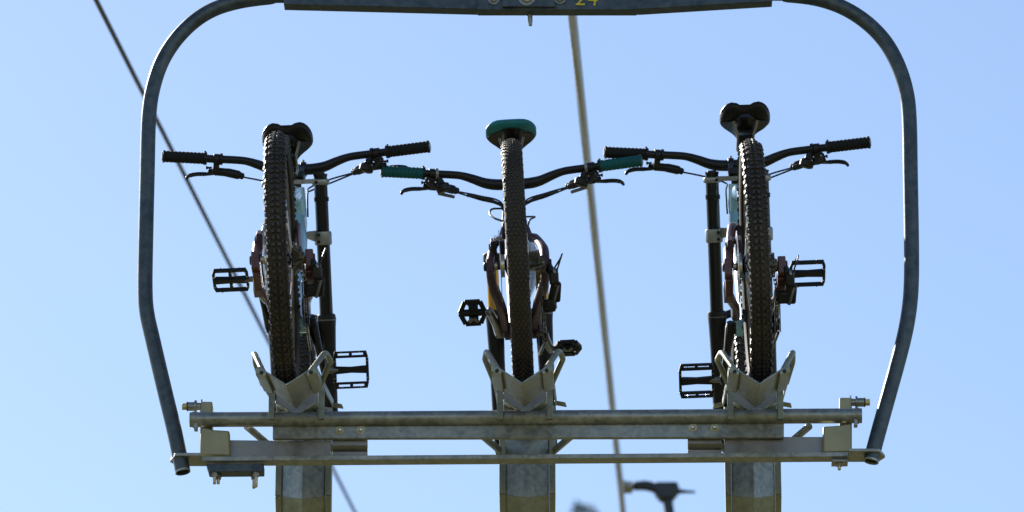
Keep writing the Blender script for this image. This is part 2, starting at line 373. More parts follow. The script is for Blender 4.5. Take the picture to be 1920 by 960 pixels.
# end blocks with pivot barrels
for sgn, x0, x1, x2, ya, yb_, yc, yd in ((-1, 375, 398, 430.5, 752.5, 800, 805, 855), (1, 1597.5, 1574, 1543, 745, 793, 797, 849)):
    mb = MB()
    mb.prism([cp(x0, ya, YT + 0.024), cp(x1, ya, YT + 0.024), cp(x1, yd, YT + 0.024), cp(x0, yd, YT + 0.024)], (0, 0.045, 0))
    eb = mb.build('end_upright', M['zinc_box'], car, 0.003)
    mb = MB()
    mb.prism([cp(x0 - sgn * 0.6, yb_ + 1, YT - 0.012), cp((x0 + x1) / 2 - sgn * 2, yb_ + 2, YT - 0.012), cp(x1, yc, YT - 0.012), cp(x2, yc + 2, YT - 0.012), cp(x2, yd - 0.5, YT - 0.012), cp(x0 - sgn * 0.6, yd - 2, YT - 0.012)], (0, 0.0355, 0))
    mb.build('end_block', M['zinc_box'], car, 0.005)
    yy = ya + 9.5; d = Vector((sgn, 0, 0))
    c = cp(x0, yy, YT + 0.03)
    pv = MB().rings(c, d, [(-0.002, 0.0105), (0.010, 0.0105), (0.011, 0.0125), (0.034, 0.0125)], 18).build('pivot_barrel', M['galv'], car)
    MB().rings(c + d * 0.009, d, [(0, 0.0175), (0.006, 0.0175)], 18).build('flange', M['galv'], pv)
    MB().rings(c + d * 0.034, d, [(0, 0.0135), (0.003, 0.0135)], 18).build('washer', M['bore_shade_washer'], pv)
    MB().rings(c + d * 0.037, d, [(0, 0.0105), (0.012, 0.0105), (0.013, 0.0095)], 6).build('nut', M['brass'], pv)
    MB().tube([c + d * -0.004 + Vector((0, 0, 0.008)), c + d * -0.004 + Vector((0, 0, 0.0205))], 0.003, 8).build('grease_nipple', M['bolt_bright'], pv)
# lower angle bar the bail passes through
YL = YC - 0.012
mb = MB()
pl, pr = cp(372, 856, YL), cp(1596, 847.5, YL)
th = 0.009
mb.prism([pl, pr, pr + Vector((0, 0, -0.013)), pl + Vector((0, 0, -0.013))], (0, th, 0))
mb.prism([pl + Vector((0, th + 0.0003, -0.0045)), pr + Vector((0, th + 0.0003, -0.0045)), pr + Vector((0, th + 0.0003, -0.0125)), pl + Vector((0, th + 0.0003, -0.0125))], (0, 0.034, 0))
lb = mb.build('lower_angle_bar', M['galv'], car, 0.001)
for xs in ((318, 330, 378), (1660, 1648, 1590)):
    yb0 = 857.5 if xs[0] < 900 else 849.5
    t0, t1, t2 = (cp(x, yb0, YL) for x in xs)
    f = Vector((0, -0.036, 0)); bk = Vector((0, 0.045, 0))
    MB().prism([t0 + Vector((0, 0.012, 0)), t1 + f, t2 + f, t2 + bk, t1 + bk], (0, 0, -0.0095)).build('end_tongue', M['galv'], car, 0.0015)
# clamp under the lower bar with stud bolts
mb = MB(); p0 = cp(386, 869.5, YL); p1 = cp(494.5, 868.5, YL)
mb.prism([p0 + Vector((0, 0.001, 0)), p1 + Vector((0, 0.001, 0)), p1 + Vector((0, 0.001, -0.024)), p0 + Vector((0.008, 0.001, -0.024))], (0, 0.042, 0))
lc = mb.build('lower_clamp', M['galv_dark'], car, 0.002)
for px, L_, dy in ((402, 0.030, 0.012), (408, 0.022, 0.032), (475, 0.036, 0.032), (480, 0.040, 0.012)):
    c = cp(px, 884, YL) + Vector((0, dy, 0)); c.z = p0.z - 0.0242
    st = MB().rings(c, (0, 0, -1), [(0, 0.0048), (L_, 0.0048), (L_ + 0.002, 0.0036)], 10).build('stud', M['bolt'], lc)
    MB().rings(c, (0, 0, -1), [(0, 0.010), (0.0025, 0.010)], 16).build('washer', M['galv'], st)
    MB().rings(c + Vector((0, 0, -0.0025)), (0, 0, -1), [(0, 0.0085), (0.008, 0.0085)], 6).build('nut', M['bolt'], st)
for px, py in ((474, 857),):
    c = cp(px, py, YL) + Vector((0, 0.02, 0.005)); MB().rings(c, (0, 0, 1), [(0, 0.012), (0.002, 0.012), (0.0021, 0.0075), (0.006, 0.007)], 14).build('bolt_head', M['bolt'], lb)
mb = MB(); p1 = cp(1590, 861.0, YL); mb.prism([p1 + Vector((-0.045, 0.001, 0.0)), p1 + Vector((0, 0.001, 0)), p1 + Vector((0, 0.001, -0.006)), p1 + Vector((-0.045, 0.001, -0.006))], (0, 0.04, 0))
rc = mb.build('lower_clamp', M['galv'], car, 0.001)
c = p1 + Vector((-0.024, 0.016, -0.006)); st = MB().rings(c, (0, 0, -1), [(0, 0.0048), (0.018, 0.0048), (0.020, 0.0036)], 10).build('stud', M['bolt'], rc)
MB().rings(c + Vector((0, 0, -0.001)), (0, 0, -1), [(0, 0.009), (0.008, 0.009)], 6).build('nut', M['bolt'], st)

# wheel trays: a V channel rising to the crossbar, stays on to an upright cradle behind the front wheel
TA = R(15.0); TL = 0.50; TO = 0.37; HB = 0.077; HV = 0.054; TW = 0.005
def tray(npx, npy, kpx, feet):
    o = cp(npx, npy, Y0)
    wt = bpy.data.objects.new('wheel_tray', None); C.objects.link(wt); wt.parent = car; wt.location = o; wt.empty_display_size = 0.05
    k = math.tan(TA); ox = cp(kpx, 880, Y0 + 0.872).x - o.x
    ztube = cp(npx, 779, YT - 0.02).z - o.z
    for sgn in (-1, 1):
        sh = lambda x, y, z: Vector((x + ox * y / 0.872, y, z))
        q0, q1 = sh(0, 0, 0), sh(0, TL, TL * k); e0, e1 = sh(sgn * HB, 0, HV), sh(sgn * HB, TO, HV + TO * k)
        nrm = Vector((sgn * -HV, 0, HB)).normalized() * TW
        mb = MB(); mb.prism([q0, e0, e1, q1], (0, 0, -TW * 1.15)); mb.build('tray_flange', M['galv'], wt, 0.0012)
        # square edge bar under the flange, a dark disc painted on its end for the bore's shade
        t_in = 0.70; w0 = sh(sgn * HB * t_in, -0.004, HV * t_in - 0.0065); w1 = sh(sgn * HB * 1.035, -0.004, HV * 1.0 - 0.006)
        dn = Vector((sgn * 0.004, 0, -0.017)); up_ = Vector((-sgn * 0.003, 0, 0.010))
        mb = MB(); mb.prism([w0, w1, w1 + dn, w0 + dn * 0.6], sh(0, TO + 0.004, TO * k)); eb_ = mb.build('edge_bar', M['galv_pale'], wt, 0.0012)
        MB().rings(w0 * 0.55 + w1 * 0.45 + dn * 0.42 + Vector((0, 0.0002, 0)), (0, -1, 0), [(0, 0.0056), (0.0009, 0.0056)], 16).build('edge_bar_bore_shade', M['bore_shade_washer'], eb_)
        # post on the crossbar
        c_ = sh(sgn * 0.0690, TL, 0); zt_ = 0.212
        mb = MB(); mb.prism([Vector((c_.x - sgn * 0.0085, TL + 0.001, zt_ - 0.016)), Vector((c_.x + sgn * 0.0095, TL + 0.001, zt_ - 0.004)), Vector((c_.x + sgn * 0.0085, TL + 0.001, ztube - 0.014)), Vector((c_.x - sgn * 0.0075, TL + 0.001, ztube - 0.014))], (0, 0.012, 0))
        mb.build('tray_post', M['galv_pale'], wt, 0.0012)
        # flared guide hoop
        A_ = Vector((sgn * 0.0635, 0.018, 0.042)); B_ = Vector((sgn * 0.0975, 0.10, 0.132)); C_ = Vector((sgn * 0.110, 0.165, 0.136)); D_ = sh(sgn * 0.080, 0.27, 0.110)
        if (npx < 900 and sgn < 0) or (npx > 1300 and sgn > 0): B_ = Vector((sgn * 0.0945, 0.10, 0.132)); C_ = Vector((sgn * 0.0960, 0.180, 0.134))
        elif npx < 1300 and sgn < 0: C_.x = sgn * 0.104
        hp = [A_, A_ * 0.4 + B_ * 0.6] + smooth([A_ * 0.08 + B_ * 0.92, B_ * 0.9 + C_ * 0.1, B_ * 0.65 + C_ * 0.35 + Vector((0, 0, 0.003)), B_ * 0.15 + C_ * 0.85, C_ * 0.96 + D_ * 0.04, C_ * 0.85 + D_ * 0.15], 4) + [D_]
        MB().tube(hp, 0.0080, 14).build('guide_hoop', M['galv_pale'], wt)
        # stay from the hoop on to the top of the cradle, ending in a bent foot
        f0 = Vector((sgn * 0.0815, 0.012, 0.042)); f1 = Vector((ox + sgn * 0.0835, 0.878, 0.298)); f2 = f1 + Vector((sgn * 0.028, -0.004, -0.012))
        mb = MB(); mb.bar(f0, f1, 0.004, 0.020)
        if sgn in feet: mb.bar(f1 + Vector((-sgn * 0.004, 0, -0.004)), f2, 0.03, 0.004)
        mb.build('side_stay', M['galv_pale'], wt, 0.0008)
        # carrying tubes under the tray to the front cradle
        tp = [sh(sgn * 0.048, TL + 0.075, ztube + 0.035), Vector((ox + sgn * 0.044, 0.885, 0.20))]
        t_ = MB().tube(tp, 0.0105, 12).build('carrying_tube', M['galv'], wt)
        d_ = (tp[0] - tp[1]).normalized()
        MB().rings(tp[0] + d_ * 0.0003, d_, [(0, 0.0075), (0.0008, 0.0075)], 14).build('tube_bore_shade', M['bore_shade_washer'], t_)  # dark disc on the capped end, shade of a bore painted on
        # inner V going on from the tray
        mb = MB(); mb.prism([sh(0, TL + 0.012, 0.118), sh(sgn * 0.058, TL + 0.012, 0.158), sh(sgn * 0.060, 0.80, 0.235), sh(0, 0.80, 0.200)], Vector((sgn * 0.002, 0, -0.005)))
        mb.build('inner_flange', M['galv_pale'], wt, 0.001)
    g0 = TL + 0.10; gz = g0 * k
    mb = MB(); mb.prism([Vector((ox * g0 / 0.872 + x, g0, z)) for x, z in ((-0.062, gz + 0.068), (0, gz + 0.024), (0.062, gz + 0.068), (0.062, ztube - 0.02), (-0.062, ztube - 0.02))], (0, 0.006, 0))
    mb.build('gusset_plate', M['bare_steel'], wt, 0.001)
    # upright V trough behind the front wheel, bending under it
    yk, yo = 0.872, 0.917; hw, lip = 0.0615, 0.0800
    z1, z0 = 0.30, 0.002
    dz = Vector((0, 0.10, -0.15)); dd = 0.026
    for sgn in (-1, 1):
        up = [Vector((ox, yk, z1)), Vector((ox + sgn * hw, yo, z1)), Vector((ox + sgn * hw, yo, z0 + dd)), Vector((ox, yk, z0))]
        lo = [Vector((ox, yk, z0)), Vector((ox + sgn * hw, yo, z0 + dd)), Vector((ox + sgn * hw, yo, z0 + dd)) + dz, Vector((ox, yk, z0)) + dz]
        mb = MB(); mb.prism(up, (0, 0.006, 0)); mb.build('cradle_flange', M['galv'], wt, 0.001)
        mb = MB(); mb.prism([p + Vector((0, 0.0, -0.0012)) for p in lo], Vector((0, 0.004, 0.005))); mb.build('cradle_foot', M['galv_pale'], wt, 0.001)
        a_, b_ = Vector((ox + sgn * (hw + 0.0004), yo - 0.004, z1)), Vector((ox + sgn * lip, yo - 0.004, z1))
        zc = z0 + dd + 0.001
        mb = MB(); mb.prism([a_, b_, Vector((b_.x, b_.y, zc)), Vector((a_.x, a_.y, zc))], (0, 0.055, 0)); mb.build('cradle_lip', M['galv_pale'], wt, 0.0015)
        a2, b2 = Vector((a_.x, a_.y, zc - 0.0015)), Vector((b_.x, b_.y, zc - 0.0015))
        mb = MB(); mb.prism([a2, b2, b2 + dz + Vector((-sgn * 0.003, 0, 0)), a2 + dz], (0, 0.05, 0.01)); mb.build('cradle_lip', M['galv_pale'], wt, 0.0015)
    # long floor under the front wheel
    fl = Vector((ox, yk, z0)) + dz
    for sgn in (-1, 1):
        mb = MB(); mb.prism([fl, fl + Vector((sgn * 0.07, 0.01, 0.04)), fl + Vector((sgn * 0.07, 0.55, 0.045)), fl + Vector((0, 0.55, 0.0))], (0, 0, -0.006)); mb.build('cradle_floor', M['galv'], wt, 0.001)
    # diagonal braces from the box beam to the cradle
    for sgn in (-1, 1):
        a_ = cp(kpx + sgn * 104, 800, YT + 0.065) - o; b_ = cp(kpx + sgn * 51, 845, Y0 + 0.935) - o
        MB().tube([a_, b_], 0.0105, 12).build('brace', M['galv'], wt)
    return o
TR = [tray(536.5, 720, 567.5, (1,)), tray(978.5, 716.5, 988.3, (1,)), tray(1424.5, 718, 1412.7, (-1, 1))]

# ------------------------------------------------------------------ wheels (shared mesh data)
def tyre_data(Ro, a, style, name):
    Rc = Ro - 0.005 - a; out = {}
    prof = []
    for i in range(15):
        ps = R(-128 + 256 * i / 14); prof.append((a * math.sin(ps), Rc + a * math.cos(ps)))
    out['tyre'] = MB().rings((0, 0, 0), (1, 0, 0), prof + [(a * 0.35, Rc - a * 0.55), (-a * 0.35, Rc - a * 0.55)], 72, True).mesh(name + '_tyre', M['rubber'], 50)
    kb = MB()
    def knob(phi, psi, w, l, h):
        # frame on the tyre surface
        er = Vector((0, math.cos(phi), math.sin(phi))); et = Vector((0, -math.sin(phi), math.cos(phi))); ex = Vector((1, 0, 0))
        n = er * math.cos(psi) + ex * math.sin(psi); s = ex * math.cos(psi) - er * math.sin(psi)
        base = er * Rc + n * (a - 0.002)
        w *= random.uniform(0.86, 0.98); l *= random.uniform(0.93, 1.05); h *= random.uniform(0.9, 1.05)
        vs = []
        for hh, k in ((0, 1.0), (h + 0.002, 0.86)):
            for sx_, st in ((-1, -1), (1, -1), (1, 1), (-1, 1)):
                vs.append(base + n * hh + s * (sx_ * w / 2 * k) + et * (st * l / 2 * k))
        kb.add(vs, [(4, 5, 6, 7), (0, 1, 5, 4), (1, 2, 6, 5), (2, 3, 7, 6), (3, 0, 4, 7)])
    if style == 'dh':
        n = 120
        for i in range(n):
            ph = 2 * math.pi * i / n
            if i % 2 == 0:
                for s in (-1, 1): knob(ph, s * R(15), 0.0125, 0.0088, 0.0055)
                for s in (-1, 1): knob(ph + 0.012, s * R(64), 0.012, 0.0125, 0.0065)
            else:
                for s in (-1, 1): knob(ph, s * R(11.5), 0.0068, 0.0125, 0.0055)
                for s in (-1, 1): knob(ph + 0.012, s * R(56), 0.011, 0.0105, 0.0055)
                for s in (-1, 1): knob(ph + 0.026, s * R(34), 0.0055, 0.009, 0.004)
    else:
        n = 190
        for i in range(n):
            ph = 2 * math.pi * i / n
            for q in ((-11, 11) if i % 2 else (-22, 0, 22)): knob(ph, R(q), 0.0066, 0.0050, 0.0026)
            for s in (-1, 1): knob(ph + 0.006 * s, s * R(38 if i % 2 else 50), 0.0070, 0.0056, 0.0026)
            if i % 3 == 0:
                for s in (-1, 1): knob(ph, s * R(66), 0.0070, 0.0085, 0.0022)
    out['tread'] = kb.mesh(name + '_tread', M['knob'], 30)
    ri = Rc - a * 0.45
    out['rim'] = MB().rings((0, 0, 0), (1, 0, 0), [(-0.0165, ri + 0.006), (-0.0165, ri - 0.006), (-0.010, ri - 0.018), (0.010, ri - 0.018), (0.0165, ri - 0.006), (0.0165, ri + 0.006), (0.010, ri), (-0.010, ri)], 64, True).mesh(name + '_rim', M['rim'], 35)
    sp = MB()
    for i in range(32):
        t = 2 * math.pi * i / 32; sd_ = 1 if i % 2 else -1; t2 = t + (0.55 if (i // 2) % 2 else -0.55)
        sp.tube([(sd_ * 0.027, math.cos(t2) * 0.028, math.sin(t2) * 0.028), (sd_ * 0.004, math.cos(t) * (ri - 0.017), math.sin(t) * (ri - 0.017))], 0.0011, 5)
    out['spokes'] = sp.mesh(name + '_spokes', M['steel'])
    out['hub'] = MB().rings((0, 0, 0), (1, 0, 0), [(-0.060, 0.010), (-0.035, 0.012), (-0.030, 0.031), (-0.026, 0.031), (-0.022, 0.016), (0.022, 0.016), (0.026, 0.031), (0.030, 0.031), (0.035, 0.012), (0.060, 0.010)], 20).mesh(name + '_hub', M['black'])
    rt = MB(); rt.rings((-0.047, 0, 0), (1, 0, 0), [(-0.0009, 0.1), (0.0009, 0.1), (0.0009, 0.084), (-0.0009, 0.084)], 40, True)
    for i in range(6):
        t = 2 * math.pi * i / 6; rt.bar((-0.047, math.cos(t) * 0.088, math.sin(t) * 0.088), (-0.046, math.cos(t + 0.6) * 0.025, math.sin(t + 0.6) * 0.025), 0.0018, 0.010, up=(0, -math.sin(t), math.cos(t)))
    rt.rings((-0.046, 0, 0), (1, 0, 0), [(-0.002, 0.032), (0.010, 0.032)], 18)
    out['rotor'] = rt.mesh(name + '_rotor', M['steel'])
    return out
RW = 0.352
WD = {'dh': tyre_data(RW, 0.0272, 'dh', 'gravity'), 'trail': tyre_data(RW, 0.0290, 'trail', 'trail')}
def cassette_mesh(big, n):
    mb = MB()
    for i in range(n):
        r = 0.020 + (big - 0.020) * (1 - i / (n - 1)) ** 1.15; x = 0.031 + i * 0.0034
        k = 24 if r > 0.04 else 14; vs = []; K = k * 2
        for s in (0, 0.0022):
            for j in range(K):
                t = 2 * math.pi * j / K; q = r if j % 2 else r - 0.0045; vs.append((x + s, math.cos(t) * q, math.sin(t) * q))
        mb.add(vs, [tuple(reversed(range(K))), tuple(range(K, 2 * K))] + [(j, (j + 1) % K, (j + 1) % K + K, j + K) for j in range(K)])
    mb.rings((0.030, 0, 0), (1, 0, 0), [(0, 0.018), (n * 0.0034 + 0.004, 0.018)], 14)
    return mb.mesh('cassette', M['chain'], 30)
CAS = {'dh': cassette_mesh(0.048, 8), 'trail': cassette_mesh(0.090, 12)}
def make_wheel(name, kind, parent, loc, rear, rotor=True):
    d = WD[kind]; w = put(name, d['rim'], parent, 0, loc)
    w.rotation_euler = (random.uniform(0, 6), 0, 0)
    put('tyre', d['tyre'], w); t = put('tread_knobs', d['tread'], w); t['kind'] = 'stuff'
    s = put('spokes', d['spokes'], w); s['kind'] = 'stuff'
    put('hub', d['hub'], w); put('brake_rotor', d['rotor'], w)
    if rear: put('cassette', CAS[kind], w)
    return w

# pedals: axle along x, platform in x-y
def flat_pedal_data(style):
    w, l, t = 0.100, 0.106, 0.010; mb = MB()
    for s in (-1, 1):
        if style == 'slotted':
            mb.box((0, s * 0.050, 0), (w - 0.018, 0.0060, t)); mb.box((0, s * 0.0375, 0), (w - 0.010, 0.0075, t))
            for x in (-0.040, 0, 0.040): mb.box((x, s * 0.0441, 0), (0.009, 0.0056, t - 0.002))
        else:
            mb.box((0, s * 0.0475, 0), (w - 0.016, 0.0095, t))
            if style == 'divided': mb.box((0, s * 0.026, 0), (0.009, 0.0334, t - 0.002))
        mb.bar((s * 0.0465, -0.0330, 0), (s * 0.0465, 0.0330, 0), 0.008, t)
        for e in (-1, 1): mb.bar((s * 0.0463, e * 0.0332, 0), (s * 0.0410, e * 0.0525, 0), 0.008, t - 0.0008)
    h_ = 0.0065
    mb.prism([(-0.0425, -0.0115, -h_), (0, -0.0088, -h_), (0.0425, -0.0115, -h_), (0.0425, 0.0115, -h_), (0, 0.0088, -h_), (-0.0425, 0.0115, -h_)], (0, 0, 2 * h_))
    b = mb.mesh('flat_pedal', M['black'], 30); pn = MB()
    for x in (-0.026, 0.026):
        for y in (-0.049, 0.049): pn.tube([(x, y, -0.0085), (x, y, 0.0085)], 0.0017, 6)
    for y in (-0.024, 0.024):
        for x in (-0.0465, 0.0465): pn.tube([(x, y, -0.0085), (x, y, 0.0085)], 0.0017, 6)
    return b, pn.mesh('pedal_pins', M['steel'])
FP = {k: flat_pedal_data(k) for k in ('slotted', 'divided', 'plain')}
def clip_pedal_data():
    mb = MB(); t = 0.014
    out = [(-0.040, 0.0), (-0.026, 0.036), (0.022, 0.036), (0.038, 0.0), (0.022, -0.036), (-0.026, -0.036)]
    for i in range(6):
        a_, b_ = out[i], out[(i + 1) % 6]; mb.bar((a_[0], a_[1], 0), (b_[0], b_[1], 0), t, 0.010, up=(0, 0, 1))
    mb.rings((-0.036, 0, 0), (1, 0, 0), [(0, 0.011), (0.07, 0.011)], 12)
    mb.box((-0.004, 0.018, 0), (0.030, 0.018, 0.024)); mb.box((-0.004, -0.018, 0), (0.030, 0.018, 0.024))
    mb.v = [(x * 0.9, y * 0.92, z) for x, y, z in mb.v]
    b = mb.mesh('clip_pedal', M['black'], 30)
    cl = MB()
    for s in (-1, 1):
        cl.bar((-0.016, s * 0.022, s * 0.014), (-0.004, s * 0.010, s * 0.016), 0.010, 0.004); cl.bar((0.010, s * 0.022, s * 0.014), (0.0, s * 0.010, s * 0.016), 0.010, 0.004)
    return b, cl.mesh('clip_jaws', M['crank_grey'])
CP = clip_pedal_data()

# ------------------------------------------------------------------ bikes
def bike(label, kind, axle_px, lean, crank, ped, sad, P):
    """local frame: x right, y forward, z up, origin under the rear axle"""
    lean, pitch = R(lean), R(P.get('pitch', 0)); axle_w = at(*axle_px, Y0 + P.get('dy', 0.05))
    root_loc = axle_w - RY(-lean) @ RX(-pitch) @ Vector((0, 0, RW))
    t = thing('mountain_bike', label, 'bicycle', root_loc, 'mountain bikes standing in the lift trays')
    t.rotation_euler = (-pitch, -lean, 0)
    fr_c, st_c = M[P['frame']], M[P['stay']]
    dh = kind == 'dh'
    A = Vector((0, 0, RW)); WB = P.get('wb', 1.24)
    BB = Vector((0, 0.435, RW + 0.002))
    HAu = Vector((0, -0.446, 0.895))
    FA = Vector((0, WB, RW))
    make_wheel('rear_wheel', kind, t, A, True)
    make_wheel('front_wheel', kind, t, FA, False)
    # ---- fork
    leg = P.get('leg', 0.074)
    tl_, ts, tt = (0.592, 0.366, 0.775) if dh else (0.545, 0.392, 0.565)
    lowc, upc = FA + HAu * tl_, FA + HAu * 0.757
    stm = Vector((0, -0.032, -0.012))                       # steering axis sits behind the legs
    mb = MB()
    if dh: mb.tube([lowc + stm - HAu * 0.02, upc + stm + HAu * 0.02], 0.019, 14)
    else: mb.tube([lowc + stm * 0.6, lowc + stm * 0.6 + HAu * 0.23], 0.019, 14)
    fk = mb.build('fork', M['black'], t)
    for s in (-1, 1):
        x = Vector((s * leg, 0, 0)); sr = 0.0198 if dh else 0.0185
        MB().rings(FA + x + HAu * (ts - 0.03), HAu, [(0, sr), (tt - ts + 0.03, sr)], 18).build('stanchion', M['black_gloss'] if dh else M['gold'], fk)
        if dh:
            MB().rings(FA + x + HAu * tt, HAu, [(0, sr + 0.001), (0.006, sr + 0.001), (0.0061, sr - 0.006), (0.010, sr - 0.007)], 16).build('top_cap', M['black'], fk)
            MB().rings(FA + x + HAu * (tt - 0.075), HAu, [(0, sr + 0.0025), (0.013, sr + 0.0025)], 18).build('bumper_ring', M['black_soft'], fk)
        mb = MB(); mb.rings(FA + x, HAu, [(-0.035, 0.016), (-0.02, 0.021), (0.10, 0.0225), (0.25, 0.0235), (ts - 0.035, 0.0265), (ts - 0.012, 0.0285), (ts, 0.027), (ts + 0.004, 0.0225)], 18)
        mb.box(FA + x + Vector((-s * 0.010, 0, 0)), (0.03, 0.045, 0.055))
        ll = mb.build('lower_leg', M['black'], fk)
        MB().rings(FA + x + HAu * (ts - 0.016), HAu, [(0, 0.0288), (0.004, 0.0288)], 18).build('seal_ring', M['crank_grey'], ll)
    # fork arch between the lowers
    mb = MB(); mb.tube(smooth([FA + Vector((s_ * leg * q, 0, 0)) + HAu * (ts - 0.03) + Vector((0, 0.03, 0.03)) * h_ for s_, q, h_ in ((-1, 1, 0), (-1, 0.7, 1.1), (0, 0, 1.9), (1, 0.7, 1.1), (1, 1, 0))], 5), 0.012, 10); mb.build('fork_arch', M['black'], fk)
    crowns = ((lowc, 0.040), (upc, 0.017)) if dh else ((lowc, 0.034),)
    for c_, hgt in crowns:
        mb = MB()
        for s in (-1, 1):
            mb.rings(c_ + Vector((s * leg, 0, 0)) - HAu * (hgt / 2), HAu, [(0, 0.0245), (hgt * 0.15, 0.0262), (hgt * 0.85, 0.0262), (hgt, 0.0245)], 18)
            q = c_ + stm
            if hgt > 0.03 and dh:
                d_ = Vector((s * leg, 0, 0))
                mb.prism([c_ + d_ * 0.78 + HAu * 0.018 + Vector((0, -0.014, 0)), c_ + d_ * 0.78 - HAu * 0.017 + Vector((0, -0.014, 0)), q + Vector((s * 0.018, 0, 0)) + HAu * 0.004, q + Vector((s * 0.018, 0, 0)) + HAu * 0.018], (0, 0.018, 0.006))
            else:
                mb.bar(c_ + Vector((s * leg * 0.75, -0.008, 0)), q + Vector((s * 0.012, 0, 0)), 0.03, hgt * 0.8, up=HAu)
        mb.rings(c_ + stm - HAu * (hgt * 0.4), HAu, [(0, 0.026), (hgt * 0.8, 0.026)], 18)
        cr = mb.build('fork_crown', M['silver'] if dh else M['black'], fk, 0.001)
        bk = Vector((0, -0.895, -0.446))
        for s in (-1, 1):
            for dz_ in ((0.010, -0.010) if hgt > 0.03 else (0.0,)):
                MB().rings(c_ + Vector((s * (leg - 0.012), 0, 0)) + HAu * dz_ + bk * 0.022, bk, [(0, 0.0048), (0.0035, 0.0048)], 12).build('pinch_bolt', M['black'], cr)
    # ---- front triangle
    if dh:
        ht0, ht1 = lowc + stm + HAu * 0.022, upc + stm - HAu * 0.016
    else:
        ht0, ht1 = lowc + stm * 0.6 + HAu * 0.02, lowc + stm * 0.6 + HAu * 0.125
    stt = P.get('seat_tube_top', Vector((0, 0.30, 0.70)))
    mb = MB()
    mb.rings(ht0, HAu, [(0, 0.029), (0.02, 0.031), ((ht1 - ht0).length - 0.02, 0.029), ((ht1 - ht0).length, 0.027)], 16)
    mb.tube(smooth([ht0 + HAu * 0.035, ht0 * 0.8 + BB * 0.2 + Vector((0, -0.02, -0.01)), ht0 * 0.4 + BB * 0.6 + Vector((0, 0.01, -0.02)), BB + Vector((0, 0.02, 0.0))], 6), [0.030] * 4 + [0.034] * 10 + [0.036] * 5, 14)
    mb.tube(smooth([ht1 - HAu * 0.03, ht1 * 0.6 + stt * 0.4 + Vector((0, 0, -0.012)), stt + Vector((0, 0.0, -0.035))], 6), [0.025] * 5 + [0.021] * 8, 14, squash=0.9)
    mb.tube([BB, BB * 0.45 + stt * 0.55, stt], [0.030, 0.022, 0.019], 14)
    mb.rings(BB + Vector((-0.045, 0, 0)), (1, 0, 0), [(0, 0.025), (0.09, 0.025)], 18)
    frm = mb.build('frame', fr_c, t, 0, ang=50)
    MB().rings(stt, (0, -0.3, 0.95), [(-0.014, 0.0225), (0.006, 0.0225)], 16).build('seat_clamp', M['black'], frm)
    # shock and linkage
    rk = Vector((0, 0.27, 0.585)) if dh else Vector((0, 0.26, 0.60))
    sh = MB(); sh.tube([rk + Vector((0, 0.07, 0.01)), BB + Vector((0, 0.10, 0.09))], 0.020, 14); sh.tube([rk + Vector((0, 0.07, 0.01)), BB + Vector((0, 0.09, 0.10))], 0.010, 10); sh.build('rear_shock', M['black'], t)
    # ---- rear triangle, one side at a time
    xo = P.get('xo', 0.072)
    for s in (-1, 1):
        dr = A + Vector((s * xo, 0, 0))
        cs = MB(); ss = MB()
        if dh:
            # dropout lug, chainstay running forward with a clevis block
            cs.box(dr + Vector((s * 0.002, 0.005, -0.004)), (0.022, 0.040, 0.052))
            cs.bar(dr + Vector((0, 0.01, -0.02)), dr + Vector((0, 0.085, -0.038)), 0.022, 0.040)
            cs.box(dr + Vector((s * 0.001, 0.105, -0.030)), (0.026, 0.05, 0.046))
            cs.tube(smooth([dr + Vector((0, 0.12, -0.030)), dr + Vector((-s * 0.010, 0.19, -0.022)), Vector((s * 0.050, 0.29, RW + 0.005)), Vector((s * 0.045, 0.40, RW + 0.02))], 5), 0.0135, 10)
            if s > 0: ss.tube(smooth([dr + Vector((-0.010, 0.008, 0.0)), Vector((0.050, 0.06, RW + 0.04)), Vector((0.040, 0.14, RW + 0.11)), Vector((0.036, 0.24, 0.55)), rk + Vector((0.032, 0, 0))], 5), 0.009, 10)
            else: ss.tube(smooth([dr + Vector((-s * 0.002, 0.008, 0.01)), dr + Vector((-s * 0.004, 0.055, 0.075)), Vector((s * 0.060, 0.14, RW + 0.13)), Vector((s * 0.048, 0.24, 0.58)), rk + Vector((s * 0.04, 0, 0))], 5), [0.015] * 6 + [0.0125] * 15, 10)
        else:
            cs.box(dr + Vector((0, 0.005, 0)), (0.020, 0.034, 0.040))
            cs.tube(smooth([dr + Vector((0, 0.005, -0.006)), dr + Vector((-s * 0.004, 0.09, -0.014)), Vector((s * 0.056, 0.20, RW - 0.015)), Vector((s * 0.047, 0.32, RW - 0.004)), Vector((s * 0.045, 0.43, RW + 0.005))], 5), [0.0125] * 6 + [0.0150] * 15, 10)
            ss.tube(smooth([dr + Vector((0, 0.004, 0.012)), dr + Vector((-s * 0.002 if s > 0 else 0.008, 0.05, 0.07)), Vector((s * (0.055 if s > 0 else 0.052), 0.14, RW + 0.145)), Vector((s * 0.040, 0.24, RW + 0.20)), rk + Vector((s * 0.030, 0.02, 0))], 5), ([0.0135] * 6 + [0.0130] * 8 + [0.010] * 7) if s > 0 else 0.0105, 10)
        cs.build('chainstay', st_c, t, 0.003); ss.build('seatstay', st_c, t)
        MB().rings(dr + Vector((s * 0.008, 0, 0)), (s, 0, 0), [(0, 0.0125), (0.008, 0.0125), (0.010, 0.010)], 14).build('axle_nut', M['purple'] if dh else M['black'], t)
    mb = MB(); mb.tube([rk + Vector((-0.034, 0, 0)), rk + Vector((0.034, 0, 0))], 0.012, 12)
    for s in (-1, 1): mb.bar(rk + Vector((s * 0.028, 0, 0)), rk + Vector((s * 0.024, 0.10, 0.02)), 0.010, 0.034)
    mb.build('rocker_link', st_c, t, 0.002)
    # spacer between dropout and rotor
    MB().rings(A + Vector((-xo + 0.012, 0, 0)), (1, 0, 0), [(0, 0.011), (0.008, 0.011), (0.008, 0.0085), (0.016, 0.0085)], 14).build('axle_spacer', M['bolt'], t)
